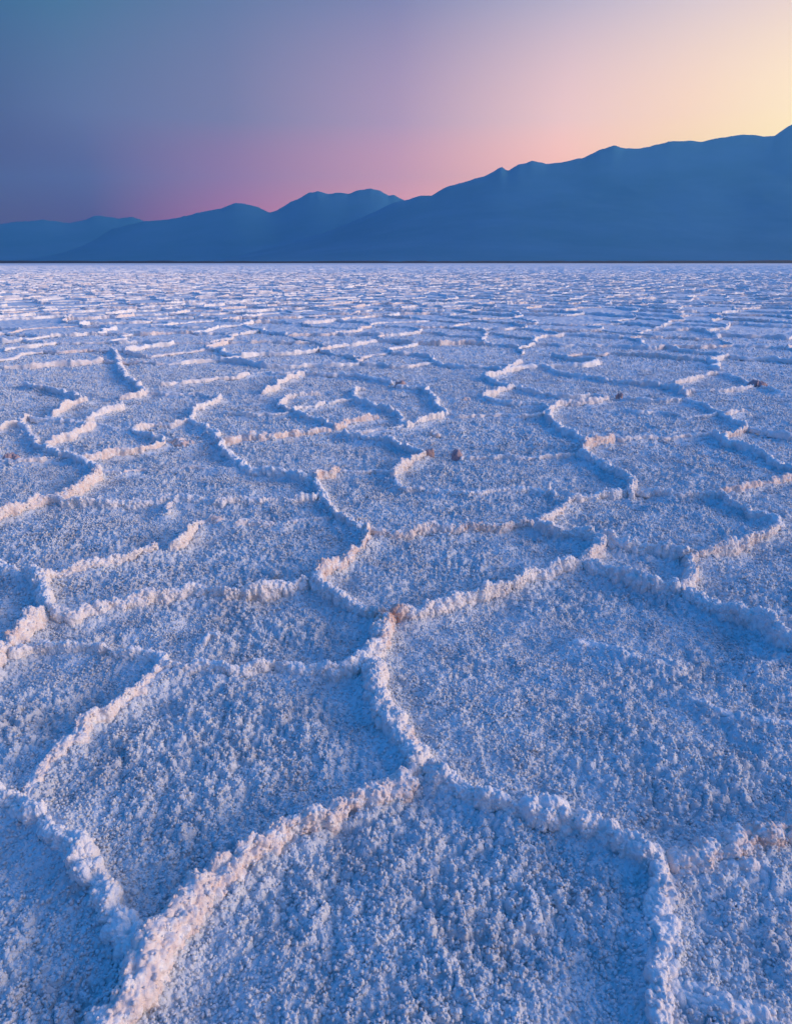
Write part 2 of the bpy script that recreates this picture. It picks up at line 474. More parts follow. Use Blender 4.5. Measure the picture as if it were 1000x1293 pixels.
ridge("long low lit salt ridge trending right across the far left",
      [(200, 485), (225, 483), (250, 480), (275, 477), (298, 475), (316, 471)], 0.034, 0.044, 0.14)
ridge("small bright salt ridge near the far centre left, lower of a pair",
      [(330, 496), (340, 491), (350, 487), (352, 483), (364, 476), (382, 470)], 0.036, 0.058, 0.14)
ridge("peach salt ridge behind the middle left plate, upper of two prongs",
      [(352, 510), (358, 503), (366, 499), (385, 498), (405, 497)], 0.036, 0.058, 0.16)
ridge("thin salt ridge behind the middle left plate, lower of two prongs",
      [(352, 510), (366, 518), (380, 515), (396, 512), (412, 509)], 0.030, 0.046, 0.08)
ridge("long dark salt ridge linking the two prongs to the centre plate",
      [(366, 518), (385, 526), (405, 531), (422, 540)], 0.034, 0.046, 0.04)
ridge("thin dark salt ridge left of the two prongs",
      [(280, 520), (300, 522), (325, 523), (350, 523), (366, 520)], 0.026, 0.032, 0.05)
ridge("hooked bright salt ridge behind the centre plate",
      [(462, 490), (450, 491), (445, 495), (448, 503), (458, 507), (478, 513), (500, 517)], 0.036, 0.052, 0.08)
ridge("dark salt ridge far behind the centre plate",
      [(380, 469), (398, 471), (420, 472), (445, 473), (470, 477), (498, 482)], 0.040, 0.046, 0.05)
ridge("bright zigzag salt ridge far right of centre, upper limb",
      [(610, 475), (622, 473), (635, 470), (645, 462), (658, 456)], 0.046, 0.066, 0.16)
ridge("bright zigzag salt ridge far right of centre, lower limb",
      [(610, 500), (620, 496), (632, 492), (648, 487)], 0.040, 0.062, 0.14)
ridge("dark salt ridge joining the limbs of the far zigzag",
      [(610, 475), (620, 479), (632, 484), (648, 487), (665, 491), (685, 496)], 0.038, 0.046, 0.04)
ridge("thin dark salt ridge in front of the far zigzag",
      [(610, 500), (628, 506), (650, 508), (672, 509), (691, 511)], 0.034, 0.036, 0.05)
ridge("long dark salt ridge beyond the far round plate ending in a bright tuft",
      [(768, 480), (790, 482), (815, 484), (838, 486), (858, 490), (864, 496)], 0.042, 0.054, 0.06)
ridge("pale straight salt ridge beyond the far round plate",
      [(850, 482), (868, 479), (886, 474), (902, 470)], 0.036, 0.048, 0.16)
ridge("shaded salt ridge leading to a rust coloured clump by the right edge",
      [(864, 492), (890, 493), (915, 493), (940, 490), (958, 487), (985, 494), (1015, 495)], 0.034, 0.044, 0.10)
ridge("thin blue salt ridge inside the far round plate",
      [(785, 518), (810, 521), (835, 521), (860, 525), (885, 525), (905, 523)], 0.024, 0.030, 0.04)

ridge("thin low salt ridge running on from the tip of the strongly lit left ridge", [(126, 596), (140, 597), (155, 597)], 0.018, 0.026, 0.1)
ridge("thin low salt ridge meeting the foot of the dark winding ridge from the left", [(285, 593), (298, 592), (310, 590)], 0.018, 0.026, 0.1)
ridge("faint far salt ridge carrying the long low lit ridge on to the right", [(316, 471), (335, 470), (355, 471), (380, 469)], 0.034, 0.034, 0.1)
ridge("short thin salt ridge closing the plate in front of the far zigzag", [(691, 511), (692, 516), (691, 521)], 0.028, 0.040, 0.05)
ridge("thin far salt ridge between the far zigzag and the round plate", [(685, 496), (705, 499), (728, 500), (748, 499), (766, 502)], 0.030, 0.036, 0.08)
ridge("far shaded salt ridge running right from the top of the far zigzag", [(658, 456), (680, 460), (700, 468), (722, 473), (745, 476), (768, 480)], 0.044, 0.046, 0.08)
ridge("thin far salt ridge between the pale straight ridge and the right clump", [(902, 470), (920, 473), (940, 480), (957, 487)], 0.036, 0.040, 0.08)
ridge("faint far salt ridge behind the loose crumbly ridge", [(245, 498), (262, 500), (280, 502)], 0.030, 0.040, 0.08)
ridge("thin salt ridge between the two prongs and the hooked bright ridge", [(412, 509), (425, 507), (438, 504), (448, 503)], 0.028, 0.038, 0.08)
ridge("short salt ridge dropping from the hooked bright ridge to the centre plate", [(500, 517), (506, 526), (511, 537)], 0.028, 0.040, 0.06)
ridge("low salt ridge along the front of the centre plate", [(511, 537), (500, 541), (480, 543), (458, 545), (430, 545)], 0.026, 0.030, 0.1)
ridge("low shaded salt ridge dividing the left plate behind the zigzag", [(60, 568), (48, 560), (40, 550), (30, 540), (24, 531)], 0.030, 0.042, 0.05)

SPOTS = [  # rust and sunlit orange painted on the ridges: pixel, radius m, strength
    (489, 790, 0.085, 1.0), (500, 778, 0.05, 0.9), (466, 818, 0.03, 0.9), (486, 815, 0.05, 0.6), (526, 938, 0.05, 0.5),
    (440, 1022, 0.06, 0.6), (470, 1010, 0.04, 0.6), (592, 668, 0.12, 0.7), (960, 1060, 0.10, 0.7), (62, 626, 0.10, 0.6),
    (75, 622, 0.06, 0.9), (10, 818, 0.09, 0.6), (430, 712, 0.12, 0.5)]
SPOTW = [(G(x, y), r, s) for x, y, r, s in SPOTS]

def catmull(P, step):
    P = np.asarray(P, float)
    if len(P) == 2:
        P = np.array([P[0], (P[0] * 2 + P[1]) / 3, (P[0] + P[1] * 2) / 3, P[1]])
    Q = np.vstack([2 * P[0] - P[1], P, 2 * P[-1] - P[-2]])
    out = []
    for i in range(1, len(Q) - 2):
        t = np.linspace(0, 1, 12, endpoint=False)[:, None]
        a, b, c, d = Q[i - 1], Q[i], Q[i + 1], Q[i + 2]
        out.append(0.5 * (2 * b + (c - a) * t + (2 * a - 5 * b + 4 * c - d) * t ** 2 + (3 * b - a - 3 * c + d) * t ** 3))
    out.append(P[-1:])
    C = np.vstack(out)
    s = np.concatenate([[0], np.cumsum(np.hypot(*np.diff(C, axis=0).T))])
    n = max(8, int(s[-1] / step))
    u = np.linspace(0, s[-1], n)
    return np.stack([np.interp(u, s, C[:, 0]), np.interp(u, s, C[:, 1])], 1), u

def ridge_surface(pts, w, H, seed, step, ncross, fine=True, wig=0.012, stain_and_light=0.0):
    """A wall of lumpy salt crust along a line of ground points: rows x cols x 3, stain."""
    P, u = catmull(pts, step)
    n = len(P)
    d = np.gradient(P, axis=0)
    d /= np.maximum(np.hypot(d[:, 0], d[:, 1]), 1e-9)[:, None]
    N = np.stack([-d[:, 1], d[:, 0]], 1)
    z0 = np.zeros(n)
    wob = vnoise2(u * 9.0, z0, seed) * wig + vnoise2(u * 22.0, z0, seed + 1) * wig * 0.6
    P = P + N * wob[:, None]
    edge = np.minimum(u, u[-1] - u)
    cap = np.sqrt(np.clip(1 - (1 - np.clip(edge / (w * 1.2), 0, 1)) ** 2, 0.0001, 1))
    wv = w * 0.84 * (1 + 0.30 * vnoise2(u * 7.0, z0, seed + 2) + 0.16 * vnoise2(u * 19, z0, seed + 3)) * cap
    Hv = H * 1.15 * (1 + 0.26 * vnoise2(u * 6.0, z0, seed + 4) + 0.22 * vnoise2(u * 17, z0, seed + 5)) * cap
    lean = 0.45 * vnoise2(u * 3.5, z0, seed + 6)
    th = np.linspace(-0.18, math.pi + 0.18, ncross)
    ct, st = np.cos(th), np.sin(th)
    px = np.sign(ct) * np.abs(ct) ** 0.85
    pz = np.sign(st) * np.abs(st) ** 0.80
    off = wv[:, None] * px[None] + (Hv * lean)[:, None] * (np.clip(pz, 0, 1) ** 2)[None] * 0.5
    zz = Hv[:, None] * pz[None]
    XX = P[:, 0:1] + N[:, 0:1] * off
    YY = P[:, 1:2] + N[:, 1:2] * off
    nx, ny, nz = N[:, 0:1] * ct[None], N[:, 1:2] * ct[None], np.broadcast_to(st[None], zz.shape)
    k = cap[:, None]
    s1 = 1 / 0.040
    d1 = domes3(XX * s1, YY * s1, zz * s1 * 0.4, seed + 11, 0.45, 0.9) * 0.022
    disp = d1 - 0.012
    if fine:
        s2 = 1 / 0.021
        disp = disp + domes3(XX * s2, YY * s2, zz * s2 * 0.45, seed + 12, 0.4, 0.85) * 0.0150 - 0.006
        s3 = 1 / 0.0095
        disp = disp + domes3(XX * s3, YY * s3, zz * s3, seed + 13, 0.4, 0.85) * 0.0065 - 0.002
    disp = disp * k * min(1.0, (w + H) / 0.085)
    V = np.stack([XX + nx * disp, YY + ny * disp, zz + nz * disp - 0.004], 2)
    st_v = np.full(zz.shape, stain_and_light * 1.2)
    for (sx, sy), r, s in SPOTW:
        st_v = np.maximum(st_v, s * np.exp(-((XX - sx) ** 2 + (YY - sy) ** 2) / (r * r)))
    return V, st_v

# ---------------------------------------------------------------- ridge network farther out (irregular honeycomb)
rng = np.random.default_rng(7)
def honeycomb(size, nx, ny, ox, oy):
    """Edges of a jittered, warped honeycomb: list of (p, q)."""
    verts, edges = {}, []
    def v(i, j, k):
        key = (i, j, k)
        if key not in verts:
            x = (i + 0.5 * (j % 2)) * size * math.sqrt(3) + ox
            y = j * 1.5 * size + oy + (0.5 * size if k else -0.5 * size) * 1.0
            # k=0 lower, k=1 upper vertex of the vertical edge
            x += rng.uniform(-0.42, 0.42) * size
            y += rng.uniform(-0.38, 0.38) * size
            x += 0.5 * float(vnoise2(np.array([x * 0.21]), np.array([y * 0.21]), 51)[0])
            y += 0.8 * float(vnoise2(np.array([x * 0.17]), np.array([y * 0.17]), 52)[0])
            verts[key] = (x, y)
        return verts[key]
    for j in range(ny):
        for i in range(nx):
            edges.append((v(i, j, 0), v(i, j, 1)))
            a = v(i, j, 1)
            if j % 2 == 0:
                edges.append((a, v(i - 1, j + 1, 0))); edges.append((a, v(i, j + 1, 0)))
            else:
                edges.append((a, v(i, j + 1, 0))); edges.append((a, v(i + 1, j + 1, 0)))
    return edges

def pix(p):
    x, y = p
    cz = math.cos(PITCH) * y + math.sin(PITCH) * CAM_H
    if cz < 0.05:
        return (1e6 if x > 0 else -1e6, 5000.0)
    vy = math.sin(PITCH) * y - math.cos(PITCH) * CAM_H
    return (CX + FPX * x / cz, CY - FPX * vy / cz)

FAR = honeycomb(0.95, 78, 76, -64.0, -2.0)
near_ind, far_stuff = [], []
for p, q in FAR:
    mx, my = (p[0] + q[0]) / 2, (p[1] + q[1]) / 2
    dist = math.hypot(mx, my)
    if my < -1.5 or dist > 108 or (abs(mx) > 4 + my * 0.75):
        continue
    (x1, y1), (x2, y2) = pix(p), pix(q)
    lim = 470
    inframe = max(x1, x2) > -15 and min(x1, x2) < 1015
    if inframe and max(y1, y2) > lim:
        continue
    if rng.uniform() < 0.08:
        continue
    if inframe and dist < 24:
        near_ind.append((dist, p, q))
    else:
        far_stuff.append((dist, p, q))
near_ind.sort(key=lambda e: e[0])
n_keep = 300 - len(T)
far_stuff += near_ind[n_keep:]
near_ind = near_ind[:n_keep]

def bent(p, q, amp):
    p, q = np.array(p), np.array(q)
    L = np.hypot(*(q - p))
    n = np.array([-(q - p)[1], (q - p)[0]]) / max(L, 1e-6)
    out = [p]
    for t in (0.25, 0.5, 0.75):
        out.append(p + (q - p) * t + n * rng.uniform(-amp, amp) * L)
    out.append(q)
    return out

ICO = {}
for sub in (1, 2):
    bm = __import__('bmesh').new()
    __import__('bmesh').ops.create_icosphere(bm, subdivisions=sub, radius=1.0)
    bm.verts.ensure_lookup_table()
    ICO[sub] = (np.array([v.co[:] for v in bm.verts]), np.array([[v.index for v in f.verts] for f in bm.faces]))
    bm.free()

def nodules(C, r, sub, r_rng):
    """Little knobs of crystal at the points C with radii r: (vertices, triangles)."""
    V0, F0 = ICO[sub]
    n, k = len(C), len(V0)
    a = r_rng.uniform(0, 2 * math.pi, n)
    ca, sa = np.cos(a)[:, None], np.sin(a)[:, None]
    sq = r_rng.uniform(0.7, 1.3, (n, 3))
    ax = r_rng.normal(0, 1, (n, 3)); ax /= np.linalg.norm(ax, axis=1)[:, None]
    bx = r_rng.normal(0, 1, (n, 3)); bx /= np.linalg.norm(bx, axis=1)[:, None]
    lob = 0.30 * np.maximum(V0 @ ax.T, 0).T ** 2 - 0.34 * np.maximum(V0 @ bx.T, 0).T ** 2
    V = np.broadcast_to(V0, (n, k, 3)) * (1 + lob + r_rng.uniform(-0.17, 0.17, (n, k)))[..., None]
    V = V * sq[:, None] * r[:, None, None]
    Vx = V[..., 0] * ca - V[..., 1] * sa
    Vy = V[..., 0] * sa + V[..., 1] * ca
    V = np.stack([Vx, Vy, V[..., 2]], 2) + C[:, None]
    F = (F0[None] + (np.arange(n) * k)[:, None, None]).reshape(-1, 3)
    return V.reshape(-1, 3), F

def knobby(name, V, st, seed, r0):
    """A ridge with crystal knobs grown all over it, one mesh."""
    g = np.random.default_rng(seed)
    r, c = V.shape[:2]
    idx = np.arange(r * c).reshape(r, c)
    q = np.stack([idx[:-1, :-1].ravel(), idx[:-1, 1:].ravel(), idx[1:, 1:].ravel(), idx[1:, :-1].ravel()], 1)
    tri = np.concatenate([q[:, [0, 1, 2]], q[:, [0, 2, 3]]])
    P, S = V.reshape(-1, 3), st.ravel()
    L = float(np.hypot(*np.diff(V[:, c // 2, :2], axis=0).T).sum())
    W = float(np.sqrt((np.diff(V, axis=1) ** 2).sum(2)).sum(1).mean())
    n = int(L * W / (r0 * r0 * 30.0))
    pick = g.integers(0, r * c, n)
    pick = pick[P[pick, 2] > 0.002]
    rad = r0 * g.uniform(0.55, 1.7, len(pick)) ** 1.2
    C = P[pick] + g.normal(0, r0 * 0.25, (len(pick), 3))
    NV, NF = nodules(C, rad, 1, g)
    return raw_mesh(name, np.concatenate([P, NV]), np.concatenate([tri, NF + len(P)]), M_RIDGE,
                    attr={'stain_and_light': np.concatenate([S, np.repeat(S[pick], 12)])})

# build: traced ridges, each its own object
NEAR_LINES = []
for i, (pts, w, H, stain_and_light, label) in enumerate(T):
    W = [G(p[0], p[1], 0.4 * H) for p in pts]
    dist = float(np.mean([math.hypot(*p) for p in W]))
    NEAR_LINES.append((np.array(W), w, H))
    step = float(np.clip(0.0011 * dist, 0.0023, 0.02))
    nc = int(np.clip((2 * w + 2 * H) / step, 14, 72))
    c0 = W[len(W) // 2]
    k = 0.95 if dist < 3.5 else 0.86
    w, H = w * k, H * k
    V, st = ridge_surface(W, w, H, 1000 + 31 * i, step, nc, dist < 9, 0.010 if dist < 4 else 0.02, stain_and_light)
    V = V - np.array([c0[0], c0[1], 0.0])
    if dist < 5.0:
        me = knobby('salt_ridge', V, st, 500 + i, 0.0033 if dist < 3.2 else 0.0042)
    else:
        me = grid_mesh('salt_ridge', V, M_RIDGE, attr={'stain_and_light': st})
    link('salt_ridge', me, (c0[0], c0[1], 0), label=label, category='salt ridge', group='raised salt ridges between the plates')

for i, (dist, p, q) in enumerate(near_ind):
    W = bent(p, q, 0.09)
    w, H = rng.uniform(0.026, 0.052), rng.uniform(0.022, 0.064)
    c0 = W[2]
    V, st = ridge_surface(W, w, H, 9000 + 17 * i, 0.022, 14, False, 0.02, rng.choice([0.04, 0.1, 0.2, 0.35]))
    V = V - np.array([c0[0], c0[1], 0.0])
    me = grid_mesh('salt_ridge', V, M_RIDGE, attr={'stain_and_light': st})
    link('salt_ridge', me, (c0[0], c0[1], 0), label='small distant salt ridge among many alike on the flat towards the horizon',
         category='salt ridge', group='raised salt ridges between the plates')

VV, QQ, SS, base = [], [], [], 0
for i, (dist, p, q) in enumerate(far_stuff):
    W = bent(p, q, 0.09)
    w, H = rng.uniform(0.030, 0.055), rng.uniform(0.020, 0.068)
    step, nc = (0.03, 10) if dist < 30 else ((0.06, 8) if dist < 60 else (0.10, 7))
    V, st = ridge_surface(W, w, H, 20000 + 13 * i, step, nc, False, 0.02, rng.choice([0.04, 0.1, 0.2, 0.35]))
    r, c = V.shape[:2]
    idx = np.arange(r * c).reshape(r, c) + base
    QQ.append(np.stack([idx[:-1, :-1].ravel(), idx[:-1, 1:].ravel(), idx[1:, 1:].ravel(), idx[1:, :-1].ravel()], 1))
    VV.append(V.reshape(-1, 3)); SS.append(st.ravel())
    base += r * c
# the farthest ones: plain little walls of crust
FE = [(p, q) for p, q in honeycomb(2.3, 130, 118, -255.0, 100.0)
      if math.hypot(*p) < 400 and 100 < math.hypot(*p) and abs(p[0]) < 4 + p[1] * 0.68 and rng.uniform() < 0.9]
pa, pb = np.array([e[0] for e in FE]), np.array([e[1] for e in FE])
L = np.hypot(*(pb - pa).T)
nn = np.stack([-(pb - pa)[:, 1], (pb - pa)[:, 0]], 1) / L[:, None]
tt = np.linspace(0, 1, 6)
ctr = pa[:, None] + (pb - pa)[:, None] * tt[None, :, None] + nn[:, None] * (rng.uniform(-0.16, 0.16, (len(FE), 6, 1)) * L[:, None, None])
wf = rng.uniform(0.04, 0.09, (len(FE), 6)); hf = rng.uniform(0.03, 0.10, (len(FE), 6))
cr = np.array([[-1, -0.02], [-0.7, 0.6], [0.1, 1.0], [0.8, 0.55], [1.1, -0.02]])
Vf = np.zeros((len(FE), 6, 5, 3))
Vf[..., :2] = ctr[:, :, None] + nn[:, None, None] * (wf[:, :, None] * cr[None, None, :, 0])[..., None]
Vf[..., 2] = hf[:, :, None] * cr[None, None, :, 1]
idx = np.arange(Vf[..., 0].size).reshape(Vf.shape[:3]) + base
QQ.append(np.stack([idx[:, :-1, :-1].ravel(), idx[:, :-1, 1:].ravel(), idx[:, 1:, 1:].ravel(), idx[:, 1:, :-1].ravel()], 1))
VV.append(Vf.reshape(-1, 3)); SS.append(np.full(Vf[..., 0].size, 0.08))
link('salt_ridges', raw_mesh('salt_ridges', np.concatenate(VV), np.concatenate(QQ), M_RIDGE, attr={'stain_and_light': np.concatenate(SS)}),
     kind='stuff', label='countless low salt ridges fading into the far flat', category='salt ridges')

# ---------------------------------------------------------------- the salt flat: one sheet, finer near the viewer
def scatter_grains(xs, ys, zz, dd, near, shape, m):
    """Popcorn crystals strewn over the crust, thick near the viewer and thinning out."""
    g = np.random.default_rng(11)
    out, b0 = [], 0
    H = np.full(shape[0] * shape[1], np.nan)
    H[m] = zz
    NR = np.full(shape[0] * shape[1], 9.0)
    NR[m] = near
    H, NR = H.reshape(shape), NR.reshape(shape)
    ncol = 1150
    radii = DS
    for (d0, d1, sp, sub) in ((0.75, 1.3, 0.0086, 2), (1.3, 3.0, 0.0090, 1), (3.0, 5.6, 0.0125, 1), (5.6, 10.5, 0.0250, 1), (10.5, 18.5, 0.0400, 1)):
        gx, gy = np.meshgrid(np.arange(-d1, d1, sp), np.arange(0, d1, sp))
        gx = (gx + g.uniform(-0.5, 0.5, gx.shape) * sp).ravel()
        gy = (gy + g.uniform(-0.5, 0.5, gy.shape) * sp).ravel()
        d = np.hypot(gx, gy)
        az = np.arctan2(gx, gy)
        fade = np.clip((18.5 - d) / 9.5, 0, 1) ** 1.3
        ok = (d >= d0) & (d < d1) & (np.abs(az) < R(50)) & (g.uniform(0, 1, d.shape) < fade)
        gx, gy, d, az = gx[ok], gy[ok], d[ok], az[ok]
        i = np.clip(np.searchsorted(radii, d) - 1, 0, len(radii) - 1)
        j = np.clip(((az + R(54)) / R(108) * (ncol - 1)).round().astype(int), 0, ncol - 1)
        z, nr = H[i, j], NR[i, j]
        size = 1 + 0.55 * fbm2(gx * 3.1, gy * 3.1, 41, 3) + 0.35 * vnoise2(gx * 16, gy * 16, 43)
        r = sp * (1.0 if d1 < 5.7 else (0.8 if d1 < 11 else 0.62)) * (0.10 * (np.clip(size, 0.5, 1.7) - 0.5) + 0.36 * g.uniform(0.0, 1.0, gx.shape) ** 2 + 0.22)
        keep = (nr > 0.004)
        C = np.stack([gx, gy, z + r * g.uniform(-0.15, 0.95, gx.shape)], 1)[keep]
        V, F = nodules(C, r[keep], sub, g)
        out.append((V, F + b0))
        b0 += len(V)
        # a second layer riding on the thick patches
        top = keep & (size > 1.12) & (g.uniform(0, 1, gx.shape) < 0.40)
        C = np.stack([gx + g.uniform(-.5, .5, gx.shape) * sp, gy + g.uniform(-.5, .5, gx.shape) * sp, z + r * g.uniform(0.9, 1.7, gx.shape)], 1)[top]
        V, F = nodules(C, r[top] * 0.85, sub, g)
        out.append((V, F + b0))
        b0 += len(V)
    return np.concatenate([o[0] for o in out]), np.concatenate([o[1] for o in out])

def build_flat():
    fine = np.linspace(R(-54), R(54), 1150)
    coarse = np.linspace(R(54), R(306), 90)[1:-1]
    az = np.concatenate([fine, coarse])
    ds, r = [0.25, 0.45, 0.6], 0.66
    while r < 130:
        ds.append(r)
        r += 0.0020 * r + 0.00012 * r * r
    while r < 15200:
        ds.append(r)
        r *= 1.2
    ds = np.array(ds)
    global DS
    DS = ds
    D, A = np.meshgrid(ds, az, indexing='ij')
    X, Y = np.sin(A) * D, np.cos(A) * D
    x, y, d = X.ravel(), Y.ravel(), D.ravel()
    z = np.zeros_like(x)
    isfine = (np.abs(A.ravel()) <= R(54.01)) & (d < 130)
    # broad swells of the crust
    m = isfine
    xs, ys, dd = x[m], y[m], d[m]
    zz = fbm2(xs * 1.3, ys * 1.3, 3, 3) * 0.016 + fbm2(xs * 5.0, ys * 5.0, 5, 2) * 0.014 + fbm2(xs * 14.0, ys * 14.0, 6, 2) * 0.009
    # distance to the traced ridges: crust leans up against their feet
    near = np.full(xs.shape, 9.0)
    for W, w, H in NEAR_LINES:
        lo, hi = W.min(0) - 0.35, W.max(0) + 0.35
        sel = np.nonzero((xs > lo[0]) & (xs < hi[0]) & (ys > lo[1]) & (ys < hi[1]))[0]
        if not len(sel):
            continue
        C, _ = catmull(W, 0.05)
        bx, by = xs[sel], ys[sel]
        best = np.full(bx.shape, 81.0)
        for a, b in zip(C[:-1], C[1:]):
            ab = b - a
            t = np.clip(((bx - a[0]) * ab[0] + (by - a[1]) * ab[1]) / max(ab @ ab, 1e-9), 0, 1)
            best = np.minimum(best, (bx - a[0] - t * ab[0]) ** 2 + (by - a[1] - t * ab[1]) ** 2)
        near[sel] = np.minimum(near[sel], np.sqrt(best) - w * 0.6)
    near = np.clip(near, 0, 9)
    zz += 0.016 * np.exp(-(near / 0.035) ** 2) - 0.012 * np.exp(-((near - 0.10) / 0.08) ** 2)
    # popcorn grains
    wx, wy = xs + 0.006 * vnoise2(xs * 40, ys * 40, 61), ys + 0.006 * vnoise2(xs * 40, ys * 40, 62)
    patch = np.clip(0.72 + 0.95 * fbm2(xs * 3.2, ys * 3.2, 71, 4), 0.34, 1.35) * (1 - 0.25 * np.exp(-(near / 0.12) ** 2))
    f = dd < 40
    s = 1 / 0.062
    g = np.zeros_like(xs)
    g[f] += domes2(wx[f] * s, wy[f] * s, 81, 0.25, 0.75) * 0.026 * np.clip((40 - dd[f]) / 20, 0, 1)
    f = dd < 9
    s = 1 / 0.0225
    g[f] += domes2(wx[f] * s, wy[f] * s, 82, 0.30, 0.72) * 0.034 * np.clip((9 - dd[f]) / 4, 0, 1)
    f = dd < 4.5
    s = 1 / 0.0115
    g[f] += domes2(wx[f] * s, wy[f] * s, 83, 0.3, 0.75) * 0.0075 * np.clip((4.5 - dd[f]) / 2, 0, 1)
    zz += (g - g[dd < 3].mean()) * patch - 0.008
    # rougher lumps where single grains are too small to see
    far = np.clip((dd - 6) / 10, 0, 1) * np.clip((130 - dd) / 50, 0, 1)
    zz += far * (np.abs(fbm2(xs * 6.0, ys * 6.0, 91, 3)) * 0.03 - 0.008)
    z[m] = zz
    global GRAINS
    GRAINS = scatter_grains(xs, ys, zz, dd, near, D.shape, m)
    P = np.stack([x, y, z], 1).reshape(D.shape + (3,))
    return P
P = build_flat()
# rows run outward, columns clockwise: order them so that faces look up
P = P[:, ::-1]
nr, nc = P.shape[:2]
idx = np.arange(nr * nc).reshape(nr, nc)
q = np.stack([idx[:-1, :-1].ravel(), idx[1:, :-1].ravel(), idx[1:, 1:].ravel(), idx[:-1, 1:].ravel()], 1)[:, ::-1]
qw = np.stack([idx[:-1, -1], idx[1:, -1], idx[1:, 0], idx[:-1, 0]], 1)[:, ::-1]
V = P.reshape(-1, 3)
q = np.concatenate([q, qw])
tri = np.concatenate([q[:, [0, 1, 2]], q[:, [0, 2, 3]]])
tri = np.concatenate([tri, GRAINS[1] + len(V)])
V = np.concatenate([V, GRAINS[0]])
me = raw_mesh('salt_flat', V, tri, M_FLAT)
link('salt_flat', me, kind='structure')
del P, V, q, qw, tri, GRAINS

# ---------------------------------------------------------------- clumps and knobs standing on the crust
def clump(px, py, size, height, seed, mat, stain_and_light):
    """A knotty heap of crust: a lumpy dome with a wide foot."""
    n_u, n_v = 44, 22
    th = np.linspace(0, 2 * math.pi, n_u, endpoint=False)
    ph = np.linspace(-0.25, math.pi / 2, n_v)
    TH, PH = np.meshgrid(th, ph)
    rad = 1 + 0.28 * vnoise2(np.cos(TH) * 1.6 + 7, np.sin(TH) * 1.6 + PH, seed)
    X, Y, Z = size * rad * np.cos(TH) * np.cos(PH), size * 0.8 * rad * np.sin(TH) * np.cos(PH), height * np.sin(PH) * rad
    s = 1 / (size * 0.45)
    d = domes3(X * s, Y * s, Z * s * 0.4, seed + 5, 0.35, 0.8) * size * 0.55
    s = 1 / (size * 0.2)
    d += domes3(X * s, Y * s, Z * s * 0.7, seed + 6, 0.35, 0.8) * size * 0.28
    L = np.sqrt(X * X + Y * Y + Z * Z) + 1e-6
    k = 1 + d / np.maximum(L, size * 0.6)
    V = np.stack([X * k, Y * k, Z * k], 2)
    return grid_mesh('salt_clump', V, mat, closed_u=True, attr={'stain_and_light': np.full(X.shape, stain_and_light)})

CL = [((541, 575), 0.030, 0.050, M_CLUMP, 0.8, "reddish salt clump at the tip of the bright ridge, left of a darker clump"),
      ((576, 578), 0.032, 0.066, M_CLUMP, 0.1, "dark brown salt clump standing at the start of a thin ridge"),
      ((505, 488), 0.055, 0.058, M_CLUMP, 0.6, "rusty salt clump on the back rim of the centre plate"),
      ((588, 504), 0.040, 0.030, M_RIDGE, 0.6, "pinkish salt clump alone between the centre plate and the far zigzag"),
      ((548, 549), 0.036, 0.025, M_RIDGE, 0.6, "small pink salt clump alone on the open plate right of the centre plate"),
      ((782, 502), 0.030, 0.044, M_CLUMP, 0.5, "small dark red salt clump on the back rim of the far round plate"),
      ((957, 488), 0.080, 0.052, M_CLUMP, 0.3, "rusty salt clump near the right edge of the far flat"),
      ((228, 560), 0.080, 0.030, M_RIDGE, 0.8, "low reddish salt clump at the end of the long peach ridge"),
      ((15, 581), 0.050, 0.040, M_CLUMP, 0.5, "dark reddish salt clump on the low ridge by the left edge"),
      ((270, 660), 0.045, 0.040, M_RIDGE, 0.6, "rough pink salt clump by the top of the short blocky ridge"),
      ((692, 624), 0.020, 0.075, M_RIDGE, 0.1, "small upright white salt knob beside the end of a thin blue ridge"),
      ((347, 725), 0.015, 0.022, M_RIDGE, 0.1, "little white salt nub alone behind the long even ridge"),
      ((864, 497), 0.045, 0.080, M_RIDGE, 0.1, "bright salt tuft at the end of the long dark ridge beyond the round plate")]
for i, ((px, py), s, h, mat, stn, lab) in enumerate(CL):
    g = G(px, py)
    if s < 0.025:
        me = clump(px, py, s, h, 300 + 23 * i, mat, stn)
    else:                      # a short knotted length of crust
        W = [(-1.35 * s, -0.25 * s), (-0.5 * s, 0.2 * s), (0.45 * s, -0.1 * s), (1.35 * s, 0.3 * s)]
        V, st = ridge_surface(W, s * 0.85, h, 300 + 23 * i, 0.0045, 34, True, 0.02, stn)
        me = grid_mesh('salt_clump', V, mat, attr={'stain_and_light': np.full(V.shape[:2], stn)})
    link('salt_clump', me, (g[0], g[1], 0.0), label=lab, category='salt clump', group='knobs and clumps of salt on the crust')

# ---------------------------------------------------------------- mountains
def rock_material():
    m, nt, b = new_mat('mountain_rock')
    L = nt.links.new
    geo = mnode(nt, 'ShaderNodeNewGeometry')
    n1 = mnode(nt, 'ShaderNodeTexNoise')
    n1.inputs['Scale'].default_value = 0.0011
    n1.inputs['Detail'].default_value = 9.0
    n1.inputs['Roughness'].default_value = 0.62
    L(geo.outputs['Position'], n1.inputs['Vector'])
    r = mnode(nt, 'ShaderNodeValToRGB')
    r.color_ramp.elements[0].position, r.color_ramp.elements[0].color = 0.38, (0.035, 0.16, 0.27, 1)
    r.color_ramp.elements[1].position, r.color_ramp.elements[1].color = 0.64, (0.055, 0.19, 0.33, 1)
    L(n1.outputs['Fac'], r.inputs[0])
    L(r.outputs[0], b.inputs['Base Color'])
    b.inputs['Roughness'].default_value = 0.95
    b.inputs['Specular IOR Level'].default_value = 0.1
    return m
M_ROCK = rock_material()

